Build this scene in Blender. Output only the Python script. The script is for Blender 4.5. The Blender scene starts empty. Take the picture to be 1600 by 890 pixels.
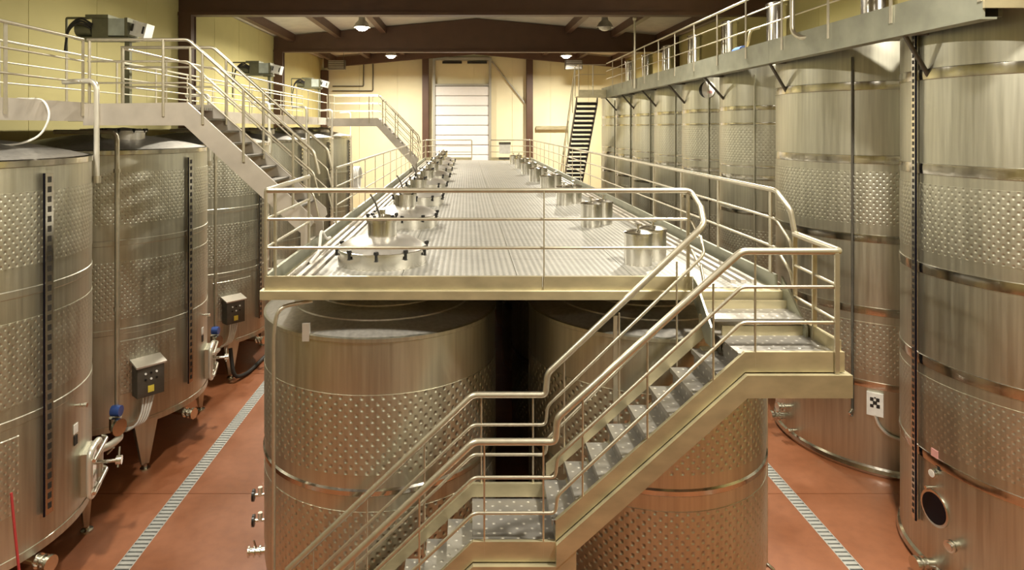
import bpy, math, random
from mathutils import Vector, Matrix
random.seed(7)
scene = bpy.context.scene
C = scene.collection
PI = math.pi
H = 5.9                      # height of the camera above the red floor

# ------------------------------------------------------------------ camera
cam_data = bpy.data.cameras.new('camera')
cam = bpy.data.objects.new('camera', cam_data); C.objects.link(cam)
cam.location = (0, 0, H); cam.rotation_euler = (PI / 2, 0, 0)
cam_data.sensor_width = 36.0; cam_data.lens = 36.0 * 1000 / 1600
cam_data.shift_x = (800 - 729) / 1600; cam_data.shift_y = -(445 - 198) / 1600
cam_data.clip_start = 0.05; cam_data.clip_end = 200
scene.camera = cam

# ------------------------------------------------------------------ world, exposure
world = bpy.data.worlds.new('hall_air'); scene.world = world; world.use_nodes = True
world.node_tree.nodes['Background'].inputs[0].default_value = (1.0, 0.86, 0.62, 1)
world.node_tree.nodes['Background'].inputs[1].default_value = 0.02
scene.view_settings.view_transform = 'Standard'; scene.view_settings.look = 'None'
scene.view_settings.gamma = 1; scene.view_settings.use_curve_mapping = False
scene.view_settings.exposure = -0.15
LAMP_POWER = 900.0
LAMP_COLOUR = (1.0, 0.92, 0.765)

# ------------------------------------------------------------------ materials
MATS = {}
def new_mat(name):
    m = bpy.data.materials.new(name); m.use_nodes = True
    nt = m.node_tree; b = nt.nodes['Principled BSDF']
    MATS[name] = m
    return m, nt, b
def lk(nt, a, b): nt.links.new(a, b)
def math_node(nt, op, a, b=None):
    n = nt.nodes.new('ShaderNodeMath'); n.operation = op
    for i, v in enumerate((a, b)):
        if v is None: continue
        if isinstance(v, (int, float)): n.inputs[i].default_value = v
        else: lk(nt, v, n.inputs[i])
    return n.outputs[0]
def noise(nt, vec, scale, detail=3.0):
    n = nt.nodes.new('ShaderNodeTexNoise'); n.inputs['Scale'].default_value = scale
    n.inputs['Detail'].default_value = detail
    if vec is not None: lk(nt, vec, n.inputs['Vector'])
    return n.outputs['Fac']
def mapping(nt, scale, coord='Object'):
    t = nt.nodes.new('ShaderNodeTexCoord'); mp = nt.nodes.new('ShaderNodeMapping')
    mp.inputs['Scale'].default_value = scale
    lk(nt, t.outputs[coord], mp.inputs['Vector'])
    return mp.outputs[0]
def ramp(nt, fac, c0, c1, p0=0.3, p1=0.7):
    r = nt.nodes.new('ShaderNodeValToRGB')
    r.color_ramp.elements[0].position = p0; r.color_ramp.elements[1].position = p1
    r.color_ramp.elements[0].color = (*c0, 1); r.color_ramp.elements[1].color = (*c1, 1)
    lk(nt, fac, r.inputs[0]); return r.outputs[0]
def plain(name, col, rough=0.5, metal=0.0, var=0.12, scale=6.0, stretch=(1, 1, 1), emit=0.0):
    m, nt, b = new_mat(name)
    v = noise(nt, mapping(nt, stretch), scale)
    c0 = tuple(max(0, x * (1 - var)) for x in col); c1 = tuple(min(1, x * (1 + var)) for x in col)
    lk(nt, ramp(nt, v, c0, c1), b.inputs['Base Color'])
    b.inputs['Roughness'].default_value = rough; b.inputs['Metallic'].default_value = metal
    if emit:
        b.inputs['Emission Color'].default_value = (*col, 1); b.inputs['Emission Strength'].default_value = emit
    return m
def steel(name, col, rough, dimple=None, metal=1.0, streak=0.12, pr=0.12, pz=0.127, depth=1.0):
    """brushed stainless sheet with vertical streaks; dimple = cylinder radius for quilted jackets"""
    m, nt, b = new_mat(name)
    v = noise(nt, mapping(nt, (9, 9, 0.35)), 2.2, 4)
    c0 = tuple(x * (1 - streak) for x in col); c1 = tuple(min(1, x * (1 + streak)) for x in col)
    lk(nt, ramp(nt, v, c0, c1), b.inputs['Base Color'])
    r = math_node(nt, 'MULTIPLY_ADD', v, 0.16)
    r.node.inputs[2].default_value = rough - 0.08
    lk(nt, r, b.inputs['Roughness'])
    b.inputs['Metallic'].default_value = metal
    if dimple:
        t = nt.nodes.new('ShaderNodeTexCoord'); s = nt.nodes.new('ShaderNodeSeparateXYZ')
        lk(nt, t.outputs['Object'], s.inputs[0])
        u = math_node(nt, 'MULTIPLY', math_node(nt, 'ARCTAN2', s.outputs[1], s.outputs[0]), round(2 * PI * dimple / pr))
        w = math_node(nt, 'MULTIPLY', s.outputs[2], 2 * PI / pz)
        h = math_node(nt, 'MULTIPLY', math_node(nt, 'COSINE', u), math_node(nt, 'COSINE', w))
        h = math_node(nt, 'POWER', math_node(nt, 'MAXIMUM', h, 0.0), 2.0)
        bp = nt.nodes.new('ShaderNodeBump'); bp.invert = True
        bp.inputs['Strength'].default_value = 0.9; bp.inputs['Distance'].default_value = 0.016 * depth
        lk(nt, h, bp.inputs['Height']); lk(nt, bp.outputs[0], b.inputs['Normal'])
    return m
STEEL = (0.575, 0.565, 0.475)
steel('tank_steel', STEEL, 0.40)
steel('tank_lid', (0.62, 0.60, 0.56), 0.42, metal=0.85)
steel('dome_steel', (0.62, 0.60, 0.56), 0.36, metal=0.8, streak=.04)
steel('jacket_under', STEEL, 0.42, dimple=1.5, pr=.12, pz=.127, depth=.8)
steel('jacket_left', STEEL, 0.42, dimple=1.77, pr=.085, pz=.11, depth=.32)
steel('jacket_right', STEEL, 0.42, dimple=1.79, pr=.095, pz=.115, depth=.36)
steel('jacket_slim', STEEL, 0.42, dimple=1.3, pr=.095, pz=.115, depth=.36)
steel('hatch_steel', (0.70, 0.68, 0.62), 0.21, streak=0.05)
steel('hoop_steel', (0.62, 0.60, 0.55), 0.16, streak=0.06)
plain('rail_steel', (0.60, 0.56, 0.45), 0.38, 0.9, 0.06, 12)
plain('galvanised', (0.53, 0.475, 0.31), 0.42, 0.7, 0.16, 3.0, (1, 1, 2))
plain('catwalk_steel', (0.36, 0.37, 0.30), 0.45, 0.7, 0.15, 2.5)
plain('pale_steel', (0.56, 0.52, 0.46), 0.42, 0.55, 0.10, 3.0)
plain('white_pipe', (0.78, 0.76, 0.68), 0.3, 0.6, 0.04)
plain('dark_slot', (0.02, 0.018, 0.015), 0.6)
plain('black_plastic', (0.012, 0.012, 0.012), 0.35)
plain('rubber', (0.03, 0.028, 0.026), 0.7)
plain('white_cable', (0.75, 0.74, 0.70), 0.45)
plain('red_cable', (0.35, 0.03, 0.03), 0.5)
plain('box_grey', (0.13, 0.12, 0.10), 0.4, 0.6)
plain('box_pale', (0.52, 0.58, 0.55), 0.45, 0.2)
plain('box_olive', (0.17, 0.17, 0.11), 0.5, 0.3)
plain('label_yellow', (0.85, 0.70, 0.10), 0.5)
plain('label_white', (0.82, 0.81, 0.77), 0.5)
plain('label_pink', (0.80, 0.42, 0.40), 0.5)
plain('blue_paint', (0.04, 0.09, 0.33), 0.35)
plain('glass_dark', (0.004, 0.004, 0.008), 0.25)
MATS['glass_dark'].node_tree.nodes['Principled BSDF'].inputs['Specular IOR Level'].default_value = 0.15
plain('brown_paint', (0.085, 0.042, 0.024), 0.5, 0.0, 0.10, 2)
plain('roof_deck', (0.50, 0.46, 0.38), 0.8, 0, 0.08, 2)
plain('yellow_wall', (0.52, 0.465, 0.21), 0.75, 0, 0.05, 0.8)
plain('lit_yellow_wall', (0.78, 0.72, 0.50), 0.75, 0, 0.04, 0.8)  # yellow wall paint made paler, strong lamp light put into its colour
plain('door_white', (0.80, 0.80, 0.80), 0.45, 0, 0.02)
plain('door_frame', (0.40, 0.40, 0.36), 0.5, 0.3, 0.05)
plain('lamp_housing', (0.35, 0.34, 0.30), 0.4, 0.7)
def floor_mat():
    m, nt, b = new_mat('red_floor')
    v = noise(nt, mapping(nt, (1, 1, 1)), 0.9, 6)
    w = noise(nt, mapping(nt, (1, 1, 1)), 7.0, 5)
    c = ramp(nt, v, (0.25, 0.088, 0.037), (0.335, 0.126, 0.056), 0.35, 0.68)
    mx = nt.nodes.new('ShaderNodeMix'); mx.data_type = 'RGBA'; mx.blend_type = 'MULTIPLY'
    mx.inputs['Factor'].default_value = 0.5
    lk(nt, c, mx.inputs['A']); lk(nt, ramp(nt, w, (0.78, 0.76, 0.74), (1, 1, 1), 0.35, 0.6), mx.inputs['B'])
    lk(nt, mx.outputs['Result'], b.inputs['Base Color'])
    lk(nt, ramp(nt, v, (0.30, 0.30, 0.30), (0.48, 0.48, 0.48)), b.inputs['Roughness'])
floor_mat()
plain('drain_steel', (0.58, 0.59, 0.57), 0.4, 0.6)
plain('joint_dark', (0.09, 0.035, 0.018), 0.8)
def grid_mat(name, col, pitch, rough, dist, metal=0.8, bright=None, power=3.0, stag=True, axes=(0, 1)):
    """sheet metal with a grid of raised studs (local x, y)"""
    m, nt, b = new_mat(name)
    t = nt.nodes.new('ShaderNodeTexCoord'); s = nt.nodes.new('ShaderNodeSeparateXYZ')
    lk(nt, t.outputs['Object'], s.inputs[0])
    u = math_node(nt, 'COSINE', math_node(nt, 'MULTIPLY', s.outputs[axes[0]], 2 * PI / pitch))
    w = math_node(nt, 'COSINE', math_node(nt, 'MULTIPLY', s.outputs[axes[1]], 2 * PI / pitch))
    if stag: h = math_node(nt, 'MAXIMUM', math_node(nt, 'MULTIPLY', u, w), 0.0)
    else:
        h = math_node(nt, 'MULTIPLY', math_node(nt, 'MULTIPLY_ADD', u, 0.5), math_node(nt, 'MULTIPLY_ADD', w, 0.5))
        for l in h.node.inputs[:2]: l.links[0].from_node.inputs[2].default_value = 0.5
    h = math_node(nt, 'POWER', h, power)
    bp = nt.nodes.new('ShaderNodeBump'); bp.inputs['Strength'].default_value = 0.8; bp.inputs['Distance'].default_value = dist
    lk(nt, h, bp.inputs['Height']); lk(nt, bp.outputs[0], b.inputs['Normal'])
    v = noise(nt, mapping(nt, (1, 1, 1)), 2.5, 5)
    c = ramp(nt, v, tuple(x * 0.85 for x in col), tuple(min(1, x * 1.1) for x in col))
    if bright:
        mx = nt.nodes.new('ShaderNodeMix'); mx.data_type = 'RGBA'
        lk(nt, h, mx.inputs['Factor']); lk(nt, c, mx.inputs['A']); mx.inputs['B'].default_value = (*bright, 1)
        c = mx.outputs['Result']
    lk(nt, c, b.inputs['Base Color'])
    b.inputs['Roughness'].default_value = rough; b.inputs['Metallic'].default_value = metal
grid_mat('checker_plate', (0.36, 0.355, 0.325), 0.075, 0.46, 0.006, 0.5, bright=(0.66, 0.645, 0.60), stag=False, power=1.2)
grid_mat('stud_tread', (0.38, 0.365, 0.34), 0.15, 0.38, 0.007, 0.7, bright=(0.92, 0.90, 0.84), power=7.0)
grid_mat('shaded_stud_riser', (0.30, 0.285, 0.26), 0.15, 0.42, 0.007, 0.7, bright=(0.8, 0.78, 0.72), power=7.0, axes=(1, 2))  # tread sheet again, its colour darkened for the shading on the risers

# ------------------------------------------------------------------ mesh helpers
class MB:
    def __init__(s): s.v = []; s.f = []; s.sm = []; s.edge = 24
    def add(s, vs, fs, smooth=False):
        o = len(s.v); s.v += [Vector(p) for p in vs]
        for f in fs: s.f.append([i + o for i in f]); s.sm.append(smooth)
        return s
    def box(s, a, b):
        x0, y0, z0 = (min(a[i], b[i]) for i in range(3)); x1, y1, z1 = (max(a[i], b[i]) for i in range(3))
        return s.add([(x0,y0,z0),(x1,y0,z0),(x1,y1,z0),(x0,y1,z0),(x0,y0,z1),(x1,y0,z1),(x1,y1,z1),(x0,y1,z1)],
              [(0,3,2,1),(4,5,6,7),(0,1,5,4),(1,2,6,5),(2,3,7,6),(3,0,4,7)])
    def obox(s, c, ex, ey, ez, sx, sy, sz):
        """box centred at c with axes ex, ey, ez and half sizes"""
        c = Vector(c); ex = Vector(ex).normalized() * sx; ey = Vector(ey).normalized() * sy; ez = Vector(ez).normalized() * sz
        vs = [c + ex*i + ey*j + ez*k for k in (-1, 1) for i, j in ((-1,-1),(1,-1),(1,1),(-1,1))]
        return s.add(vs, [(0,3,2,1),(4,5,6,7),(0,1,5,4),(1,2,6,5),(2,3,7,6),(3,0,4,7)])
    def prism(s, poly, axis, a, b):
        """polygon in the plane normal to axis ('x': (y,z), 'y': (x,z), 'z': (x,y)) swept from a to b"""
        def P(p, t):
            return {'x': (t, p[0], p[1]), 'y': (p[0], t, p[1]), 'z': (p[0], p[1], t)}[axis]
        n = len(poly)
        vs = [P(p, a) for p in poly] + [P(p, b) for p in poly]
        fs = [tuple(range(n)), tuple(range(2*n - 1, n - 1, -1))] + [(i, i + n, (i+1) % n + n, (i+1) % n) for i in range(n)]
        return s.add(vs, fs)
    def tube(s, pts, r, n=8, fillet=0.0, steps=4):
        s.edge = 62
        pts = [Vector(p) for p in pts]
        if fillet > 0 and len(pts) > 2:
            out = [pts[0]]
            for i in range(1, len(pts) - 1):
                p = pts[i]; a = pts[i-1] - p; b = pts[i+1] - p
                d = min(fillet, a.length * 0.45, b.length * 0.45)
                a = p + a.normalized() * d; b = p + b.normalized() * d
                for k in range(steps + 1):
                    t = k / steps
                    out.append(a * (1-t)**2 + p * 2*t*(1-t) + b * t*t)
            out.append(pts[-1]); pts = out
        d0 = (pts[1] - pts[0]).normalized()
        up = Vector((0, 0, 1)) if abs(d0.z) < 0.9 else Vector((1, 0, 0))
        u = d0.cross(up).normalized(); vs = []; fs = []
        for i, p in enumerate(pts):
            if i == 0: d = d0
            elif i == len(pts) - 1: d = (pts[-1] - pts[-2]).normalized()
            else: d = ((pts[i] - pts[i-1]).normalized() + (pts[i+1] - pts[i]).normalized()).normalized()
            u = (u - d * u.dot(d)).normalized(); w = d.cross(u)
            vs += [p + (u * math.cos(2*PI*k/n) + w * math.sin(2*PI*k/n)) * r for k in range(n)]
        for i in range(len(pts) - 1):
            for k in range(n):
                a = i*n + k; b = i*n + (k+1) % n
                fs.append((a, b, b + n, a + n))
        s.add(vs, fs, True)
        o = len(s.v) - len(vs)
        s.f.append([o + k for k in range(n)][::-1]); s.sm.append(False)
        s.f.append([o + len(vs) - n + k for k in range(n)]); s.sm.append(False)
        return s
    def lathe(s, prof, n=64, c=(0, 0, 0), a0=0.0, a1=2*PI, flat=()):
        """profile of (r, z) revolved around z"""
        c = Vector(c); full = abs(a1 - a0 - 2*PI) < 1e-6
        m = n if full else n + 1; vs = []; fs = []
        for r, z in prof:
            for k in range(m):
                t = a0 + (a1 - a0) * k / n
                vs.append(c + Vector((r * math.cos(t), r * math.sin(t), z)))
        for i in range(len(prof) - 1):
            for k in range(n):
                k2 = (k + 1) % m
                fs.append((i*m + k, i*m + k2, (i+1)*m + k2, (i+1)*m + k))
        return s.add(vs, fs, True)
    def disc(s, c, ax, r, depth, n=20):
        c = Vector(c); ax = Vector(ax).normalized()
        return s.tube([c, c + ax * depth], r, n)
    def mesh(s, name, mat):
        me = bpy.data.meshes.new(name)
        me.from_pydata([tuple(p) for p in s.v], [], s.f)
        me.polygons.foreach_set('use_smooth', s.sm)
        me.materials.append(MATS[mat])
        me.update()
        if any(s.sm):
            try: me.set_sharp_from_angle(angle=math.radians(s.edge))
            except Exception: pass
        return me
    def build(s, name, mat, parent=None):
        """world-space vertices; kept local to the parent's place"""
        if parent is not None:
            o = origin_of(parent)
            s.v = [p - o for p in s.v]
        ob = bpy.data.objects.new(name, s.mesh(name, mat)); C.objects.link(ob)
        ob.parent = parent
        return ob
    def local(s, name, mat, parent=None):
        """vertices already local to the parent"""
        ob = bpy.data.objects.new(name, s.mesh(name, mat)); C.objects.link(ob)
        ob.parent = parent
        return ob
def origin_of(o):
    p = Vector((0, 0, 0))
    while o is not None: p += o.location; o = o.parent
    return p
def tag(o, label, cat=None, group=None, kind=None):
    o['label'] = label
    if cat: o['category'] = cat
    if group: o['group'] = group
    if kind: o['kind'] = kind
    return o
def thing(name, label, cat, loc=(0, 0, 0), group=None):
    o = bpy.data.objects.new(name, None); o.empty_display_size = 0.2; C.objects.link(o)
    o.location = loc
    return tag(o, label, cat, group)
def inst(src, parent, loc=None, name=None):
    """another object on the same mesh"""
    o = src.copy(); C.objects.link(o); o.parent = parent
    if loc is not None: o.location = loc
    return o
def copy_tree(root, loc, label=None):
    r = root.copy(); C.objects.link(r); r.location = loc
    if label: r['label'] = label
    for ch in list(root.children):
        c = ch.copy(); C.objects.link(c); c.parent = r
        for g in list(ch.children):
            d = g.copy(); C.objects.link(d); d.parent = c
    return r
def structure(o, label, cat='wall'):
    return tag(o, label, cat, kind='structure')
ORD = ['first', 'second', 'third', 'fourth', 'fifth', 'sixth', 'seventh', 'eighth', 'ninth']
def pol(R, deg, z=0.0):
    return Vector((R * math.cos(math.radians(deg)), R * math.sin(math.radians(deg)), z))

# ------------------------------------------------------------------ room shell
XL, XR, YF, YB = -9.35, 10.3, -9.0, 41.2
EAVE, RIDGE, XM = 10.25, 11.15, 0.48
DL, DR = (-4.71, -4.49), (5.10, 5.30)       # drains, x ranges
fl = MB().box((XL - .3, YF - .3, -0.4), (XR + .3, YB + .3, -0.10)).build('floor', 'joint_dark')
structure(fl, 'orange red resin floor with saw cut joints between the tank rows', 'floor')
ys = [YF, -4.7, 0.3, 5.3, 10.3, 15.3, 20.3, 25.3, 30.3, 35.3, YB]
for xa, xb in ((XL, DL[0]), (DL[1], DR[0]), (DR[1], XR)):
    for ya, yb in zip(ys[:-1], ys[1:]):
        MB().box((xa, ya + .006, -0.10), (xb, yb - .006, 0)).build('floor_slab', 'red_floor', fl)

def roof_z(x):
    return RIDGE - (RIDGE - EAVE) * abs(x - XM) / (XM - XL)
ce = MB().prism([(XL - .3, EAVE), (XM, RIDGE), (XR + .3, EAVE), (XR + .3, EAVE + .2), (XM, RIDGE + .2), (XL - .3, EAVE + .2)], 'y', YF - .3, YB + .3).build('ceiling', 'roof_deck')
structure(ce, 'pale low pitched roof deck between the dark brown beams', 'ceiling')
for x in (-8.4, -6.2, -4.0, 4.9, 7.1, 9.3):
    z = roof_z(x)
    MB().box((x - .13, YF, z - .34), (x + .13, YB, z + .02)).build('purlin', 'brown_paint', ce)

def panel_wall(name, label, axis, at, a, b, w, ztop, mat, inward, skip=None):
    """wall base with upright cladding panels, each its own piece"""
    t = 0.3 * -inward
    if axis == 'x': base = MB().box((at, a - .3, -.1), (at + t, b + .3, ztop + .5))
    else: base = MB().box((a - .3, at, -.1), (b + .3, at + t, ztop + .9))
    w_ob = base.build(name, 'joint_dark' if False else mat)
    structure(w_ob, label, 'wall')
    n = max(1, round((b - a) / w)); p = (b - a) / n
    for i in range(n):
        u, v = a + i*p + .008, a + (i+1)*p - .008
        if axis == 'x': MB().box((at, u, 0), (at + .05*inward, v, ztop)).build('wall_panel', mat, w_ob)
        else:
            zt = min(roof_z(u), roof_z(v))
            MB().box((u, at, 0), (v, at + .05*inward, zt)).build('wall_panel', mat, w_ob)
    return w_ob
panel_wall('wall_left', 'mustard yellow panel wall above the left tanks', 'x', XL, YF, YB, 2.5, EAVE, 'yellow_wall', 1)
panel_wall('wall_right', 'mustard yellow panel wall behind the right tanks', 'x', XR, YF, YB, 2.5, EAVE, 'yellow_wall', -1)
panel_wall('wall_back', 'yellow panel end wall paled for lamplight, with the white sectional door', 'y', YB, XL, XR, 2.4, EAVE, 'lit_yellow_wall', -1)
panel_wall('wall_front', 'yellow panel wall behind the photographer', 'y', YF, XL, XR, 2.4, EAVE, 'yellow_wall', 1)

# roof frames: flat soffit, gently pitched top
SOF = 9.50
def frame(y, label):
    b = thing('roof_beam', label, 'beam', (XM, y, SOF), 'dark brown roof beams')
    zt = lambda x: roof_z(x) - 0.02
    MB().prism([(XL + .05, SOF + .10), (XR - .05, SOF + .10), (XR - .05, zt(XR)), (XM, zt(XM)), (XL + .05, zt(XL))], 'y', y - .13, y + .13).build('web', 'brown_paint', b)
    MB().box((XL + .05, y - .2, SOF), (XR - .05, y + .2, SOF + .10)).build('bottom_flange', 'brown_paint', b)
def column(x, y, label, top=SOF, s=.2):
    c = thing('steel_column', label, 'column', (x, y, 0), 'dark brown columns')
    MB().box((x - s, y - s, 0.02), (x + s, y - s + .04, top)).build('flange', 'brown_paint', c)
    MB().box((x - s, y + s - .04, 0.02), (x + s, y + s, top)).build('flange', 'brown_paint', c)
    MB().box((x - s + .03, y - s + .04, 0.02), (x + s - .03, y + s - .04, top)).build('web', 'brown_paint', c)
    MB().box((x - s - .05, y - s - .05, 0), (x + s + .05, y + s + .05, .02)).build('base_plate', 'brown_paint', c)
frame(20.8, 'nearest dark brown roof beam across the top of the picture')
frame(31.0, 'second dark brown roof beam with arched top, behind the first')
frame(10.6, 'dark brown roof beam overhead, out of the picture')
frame(0.4, 'dark brown roof beam above the photographer')
column(-9.07, 20.8, 'dark brown column on the left wall under the nearest roof beam')
column(-9.07, 31.0, 'dark brown column on the left wall under the second roof beam')
column(-9.07, 40.9, 'dark brown corner column where left wall meets end wall')
column(10.05, 20.8, 'dark brown column on the right wall under the nearest roof beam')
column(10.05, 31.0, 'dark brown column on the right wall under the second roof beam')
column(-2.62, 40.85, 'brown end wall column left of the white door', 10.5)
column(4.02, 40.85, 'brown end wall column right of the white door', 10.5)
gb = thing('gable_rafter', 'sloping dark brown rafter along the top of the end wall', 'beam', (XM, 40.6, 9.6))
for sx, xe in ((-1, XL + .35), (1, XR - .3)):
    z0, z1 = roof_z(xe) - .66, roof_z(XM) - .66
    MB().prism([(xe, z0), (XM, z1), (XM, z1 + .6), (xe, z0 + .6)], 'y', 40.35, 40.62).build('rafter_half', 'brown_paint', gb)

# sectional door
dr = thing('door_1', 'white sectional overhead door in the end wall', 'door', (-0.3, 41.0, 0)); dr['kind'] = 'structure'
DX0, DX1 = -2.08, 1.5
ptop = 8.5
z = ptop
pm = MB().box((DX0 + .09, 40.98, 0), (DX1 - .09, 41.12, 0.615))
p0 = None
while z > 0.3:
    zb = max(0.02, z - .63)
    if p0 is None: 
        q = MB().prism([(40.98, 0.02), (40.94, 0.06), (40.94, .58), (40.98, .62), (41.12, .62), (41.12, 0.02)], 'x', DX0 + .09, DX1 - .09)
        p0 = q.build('door_panel', 'door_white', dr)
        p0.location.z = zb
    else:
        o = inst(p0, dr); o.location.z = zb
    z -= .63
for x in (DX0, DX1):
    MB().box((x - .08, 40.86, 0), (x + .08, 41.14, 10.25)).build('guide_rail', 'door_frame', dr)
MB().box((DX0, 40.9, ptop + .02), (DX1, 41.1, ptop + .14)).build('lintel', 'door_frame', dr)
MB().box((DX0, 40.9, 10.16), (DX1 + .1, 41.1, 10.34)).build('spring_shaft', 'door_frame', dr)
for x0 in (-1.55, 0.05):  # two flat black strips below the spring shaft
    MB().box((x0, 40.92, 9.95), (x0 + 1.25, 41.1, 10.10)).build('black_strip', 'black_plastic', dr)
br = MB().tube([(1.62, 41.0, 10.1), (3.75, 41.02, 7.4)], .05, 8).build('slanting_bar', 'door_frame')  # thin grey tube on a slant beside the door
tag(br, 'slanting grey bar right of the white door top', 'bar')
sh = MB().box((4.45, 40.9, 5.72), (6.5, 41.1, 5.95)).build('wall_beam', 'galvanised')
tag(sh, 'short horizontal steel beam on end wall right of brown column', 'beam')
for k, pts in enumerate(([(-8.6, 41.05, 8.5), (-6.6, 41.05, 8.5), (-6.6, 41.05, 10.2)], [(-8.6, 41.05, 8.2), (-6.0, 41.05, 8.2), (-6.0, 41.05, 10.2)])):
    c = MB().tube(pts, .04, 6, .1).build('conduit', 'box_grey')
    tag(c, ['upper', 'lower'][k] + ' dark conduit bent up the end wall in the left corner', 'conduit')

# ------------------------------------------------------------------ lamps
def lamp(x, y, label, on=True, power=1.0):
    L = thing('high_bay_lamp', label, 'lamp', (x, y, 9.95), 'high bay lamps')
    zt = roof_z(x)
    MB().lathe([(.03, .42), (.12, .40), (.14, .22), (.24, .12), (.34, -.06), (.33, -.07), (.22, .10), (.03, .13)], 28).local('reflector', 'lamp_housing', L)
    MB().tube([(0, 0, .38), (0, 0, zt - 9.95)], .02, 6).local('hanger', 'lamp_housing', L)
    MB().lathe([(.001, -.21), (.12, -.19), (.21, -.13), (.26, -.05), (.28, .02), (.18, .07), (.001, .08)], 24).local('bulb', 'bulb_glow' if on else 'bulb_off', L)
    if on:
        ld = bpy.data.lights.new('lamp_light', 'AREA'); ld.shape = 'DISK'; ld.size = .55
        ld.energy = LAMP_POWER * power; ld.color = LAMP_COLOUR; ld.spread = math.radians(170)
        lo = bpy.data.objects.new('lamp_light', ld); C.objects.link(lo); lo.parent = L; lo.location = (0, 0, -.24)
m, nt, b = new_mat('bulb_glow'); b.inputs['Base Color'].default_value = (1, .95, .85, 1)
b.inputs['Emission Color'].default_value = (1, .93, .8, 1); b.inputs['Emission Strength'].default_value = 30
plain('bulb_off', (0.7, 0.68, 0.6), 0.2)
lamp(-4.2, 25.7, 'glowing high bay lamp in front of the second roof beam, left side', power=1.7)
lamp(-4.25, 36.0, 'glowing high bay lamp just left of the white door top', power=1.55)
lamp(5.6, 36.0, 'glowing high bay lamp over the far end of the right catwalk', power=1.55)
lamp(5.55, 25.7, 'unlit high bay lamp in front of the second roof beam, right side', on=False)
lamp(-4.2, 15.4, 'high bay lamp overhead above the left catwalk stairs', power=.75)
lamp(5.55, 15.4, 'high bay lamp overhead above the right catwalk', power=1.0)
lamp(-4.2, 5.2, 'high bay lamp overhead above the nearest left tank', power=.65)
lamp(4.0, 4.8, 'high bay lamp overhead above the steel stairs', power=1.25)
lamp(-3.4, -4.0, 'high bay lamp behind the photographer on the left', power=.2)
lamp(3.4, -4.0, 'high bay lamp behind the photographer on the right', power=.2)
for x, l in ((-7.7, 'grey louvred heater hung in the left end corner'), (6.35, 'grey louvred heater hung near the right far lamp')):
    h = thing('unit_heater', l, 'heater', (x, 38, 9.3), 'hung heaters')
    MB().box((x - .5, 37.8, 9.3), (x + .5, 38.2, 9.85)).build('body', 'box_grey', h)
    for k in range(5):
        MB().box((x - .45, 37.74, 9.36 + k * .1), (x + .45, 37.8, 9.40 + k * .1)).build('louvre', 'pale_steel', h)
    for s in (-.4, .4):
        MB().tube([(x + s, 38, 9.85), (x + s, 38, roof_z(x))], .015, 6).build('hanger', 'box_grey', h)

# ------------------------------------------------------------------ floor drains
def drain(x0, x1, y0, y1, label, n_single):
    d = thing('floor_drain', label, 'drain', ((x0 + x1) / 2, y0, -.1), 'slotted floor drains')
    MB().box((x0, y0, -.10), (x1, y1, -.085)).build('trough', 'dark_slot', d)
    for a, b in ((x0, x0 + .012), (x1 - .012, x1)):
        MB().box((a, y0, -.085), (b, y1, 0.002)).build('edge_strip', 'drain_steel', d)
    p = .088; src = None; y = 8.2; k = 0
    while k < n_single:
        if src is None:
            src = MB().box((x0 + .014, y, -.05), (x1 - .014, y + .056, 0.0)).build('grate_bar', 'drain_steel', d)
        else:
            inst(src, d, (0, k * p, 0))
        k += 1
    rest = MB(); y = 8.2 + n_single * p
    while y < y1:
        rest.box((x0 + .014, y, -.05), (x1 - .014, y + .056, 0.0)); y += p
    y = 8.2 - p
    while y > y0:
        rest.box((x0 + .014, y, -.05), (x1 - .014, y + .056, 0.0)); y -= p
    r = rest.build('grate_bars_beyond', 'drain_steel', d); r['kind'] = 'stuff'
drain(DL[0], DL[1], -4, 38, 'slotted steel floor drain along the left aisle', 110)
drain(DR[0], DR[1], -4, 38, 'slotted steel floor drain along the right aisle', 70)

# ------------------------------------------------------------------ platform
PX0, PX1, PY0, PY1, PZ = -2.24, 3.46, 7.14, 34.4, 4.1
pf = thing('mezzanine_platform', 'long chequer plate working platform on the two tank rows', 'platform', (0.61, 7.14, 0))
nx = 4; ny = 18
wx = (PX1 - PX0 - .12) / nx; wy = (PY1 - PY0 - .1) / ny
src = None
for i in range(nx):
    for j in range(ny):
        x = PX0 + .06 + i * wx; y = PY0 + .05 + j * wy
        if src is None:
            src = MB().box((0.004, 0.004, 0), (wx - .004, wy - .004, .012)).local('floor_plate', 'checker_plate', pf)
            src.location = (x - .61, y - 7.14, PZ - .012)
        else: inst(src, pf, (x - .61, y - 7.14, PZ - .012))
MB().box((PX0 + .02, PY0 + .02, PZ - .06), (PX1 - .02, PY1 - .02, PZ - .014)).build('deck_frame', 'galvanised', pf)
# front fascia: toe board pieces and lower channel with a lit ledge
for a, b in ((PX0, 0.845), (0.85, 2.52)):
    MB().box((a, PY0 - .02, PZ - .02), (b - .004, PY0 + .02, PZ + .135)).build('front_toe_board', 'galvanised', pf)
MB().prism([(PY0 - .06, PZ - .115), (PY0 - .06, PZ - .02), (PY0 - .055, PZ - .012), (PY0 + .06, PZ - .012), (PY0 + .06, PZ - .115)], 'x', PX0 - .05, PX1 + .04).build('front_channel', 'galvanised', pf)
for x, s in ((PX0, -1), (PX1, 1)):
    MB().box((x - .02, PY0 + .02, PZ - .02), (x + .02, PY1, PZ + .15)).build('side_toe_board', 'catwalk_steel', pf)
    MB().box((x - .05, PY0 + .06, PZ - .115), (x + .05, PY1, PZ - .02)).build('side_channel', 'galvanised', pf)
MB().box((PX0, PY1 - .02, PZ - .115), (PX1, PY1 + .02, PZ)).build('end_channel', 'galvanised', pf)
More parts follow.
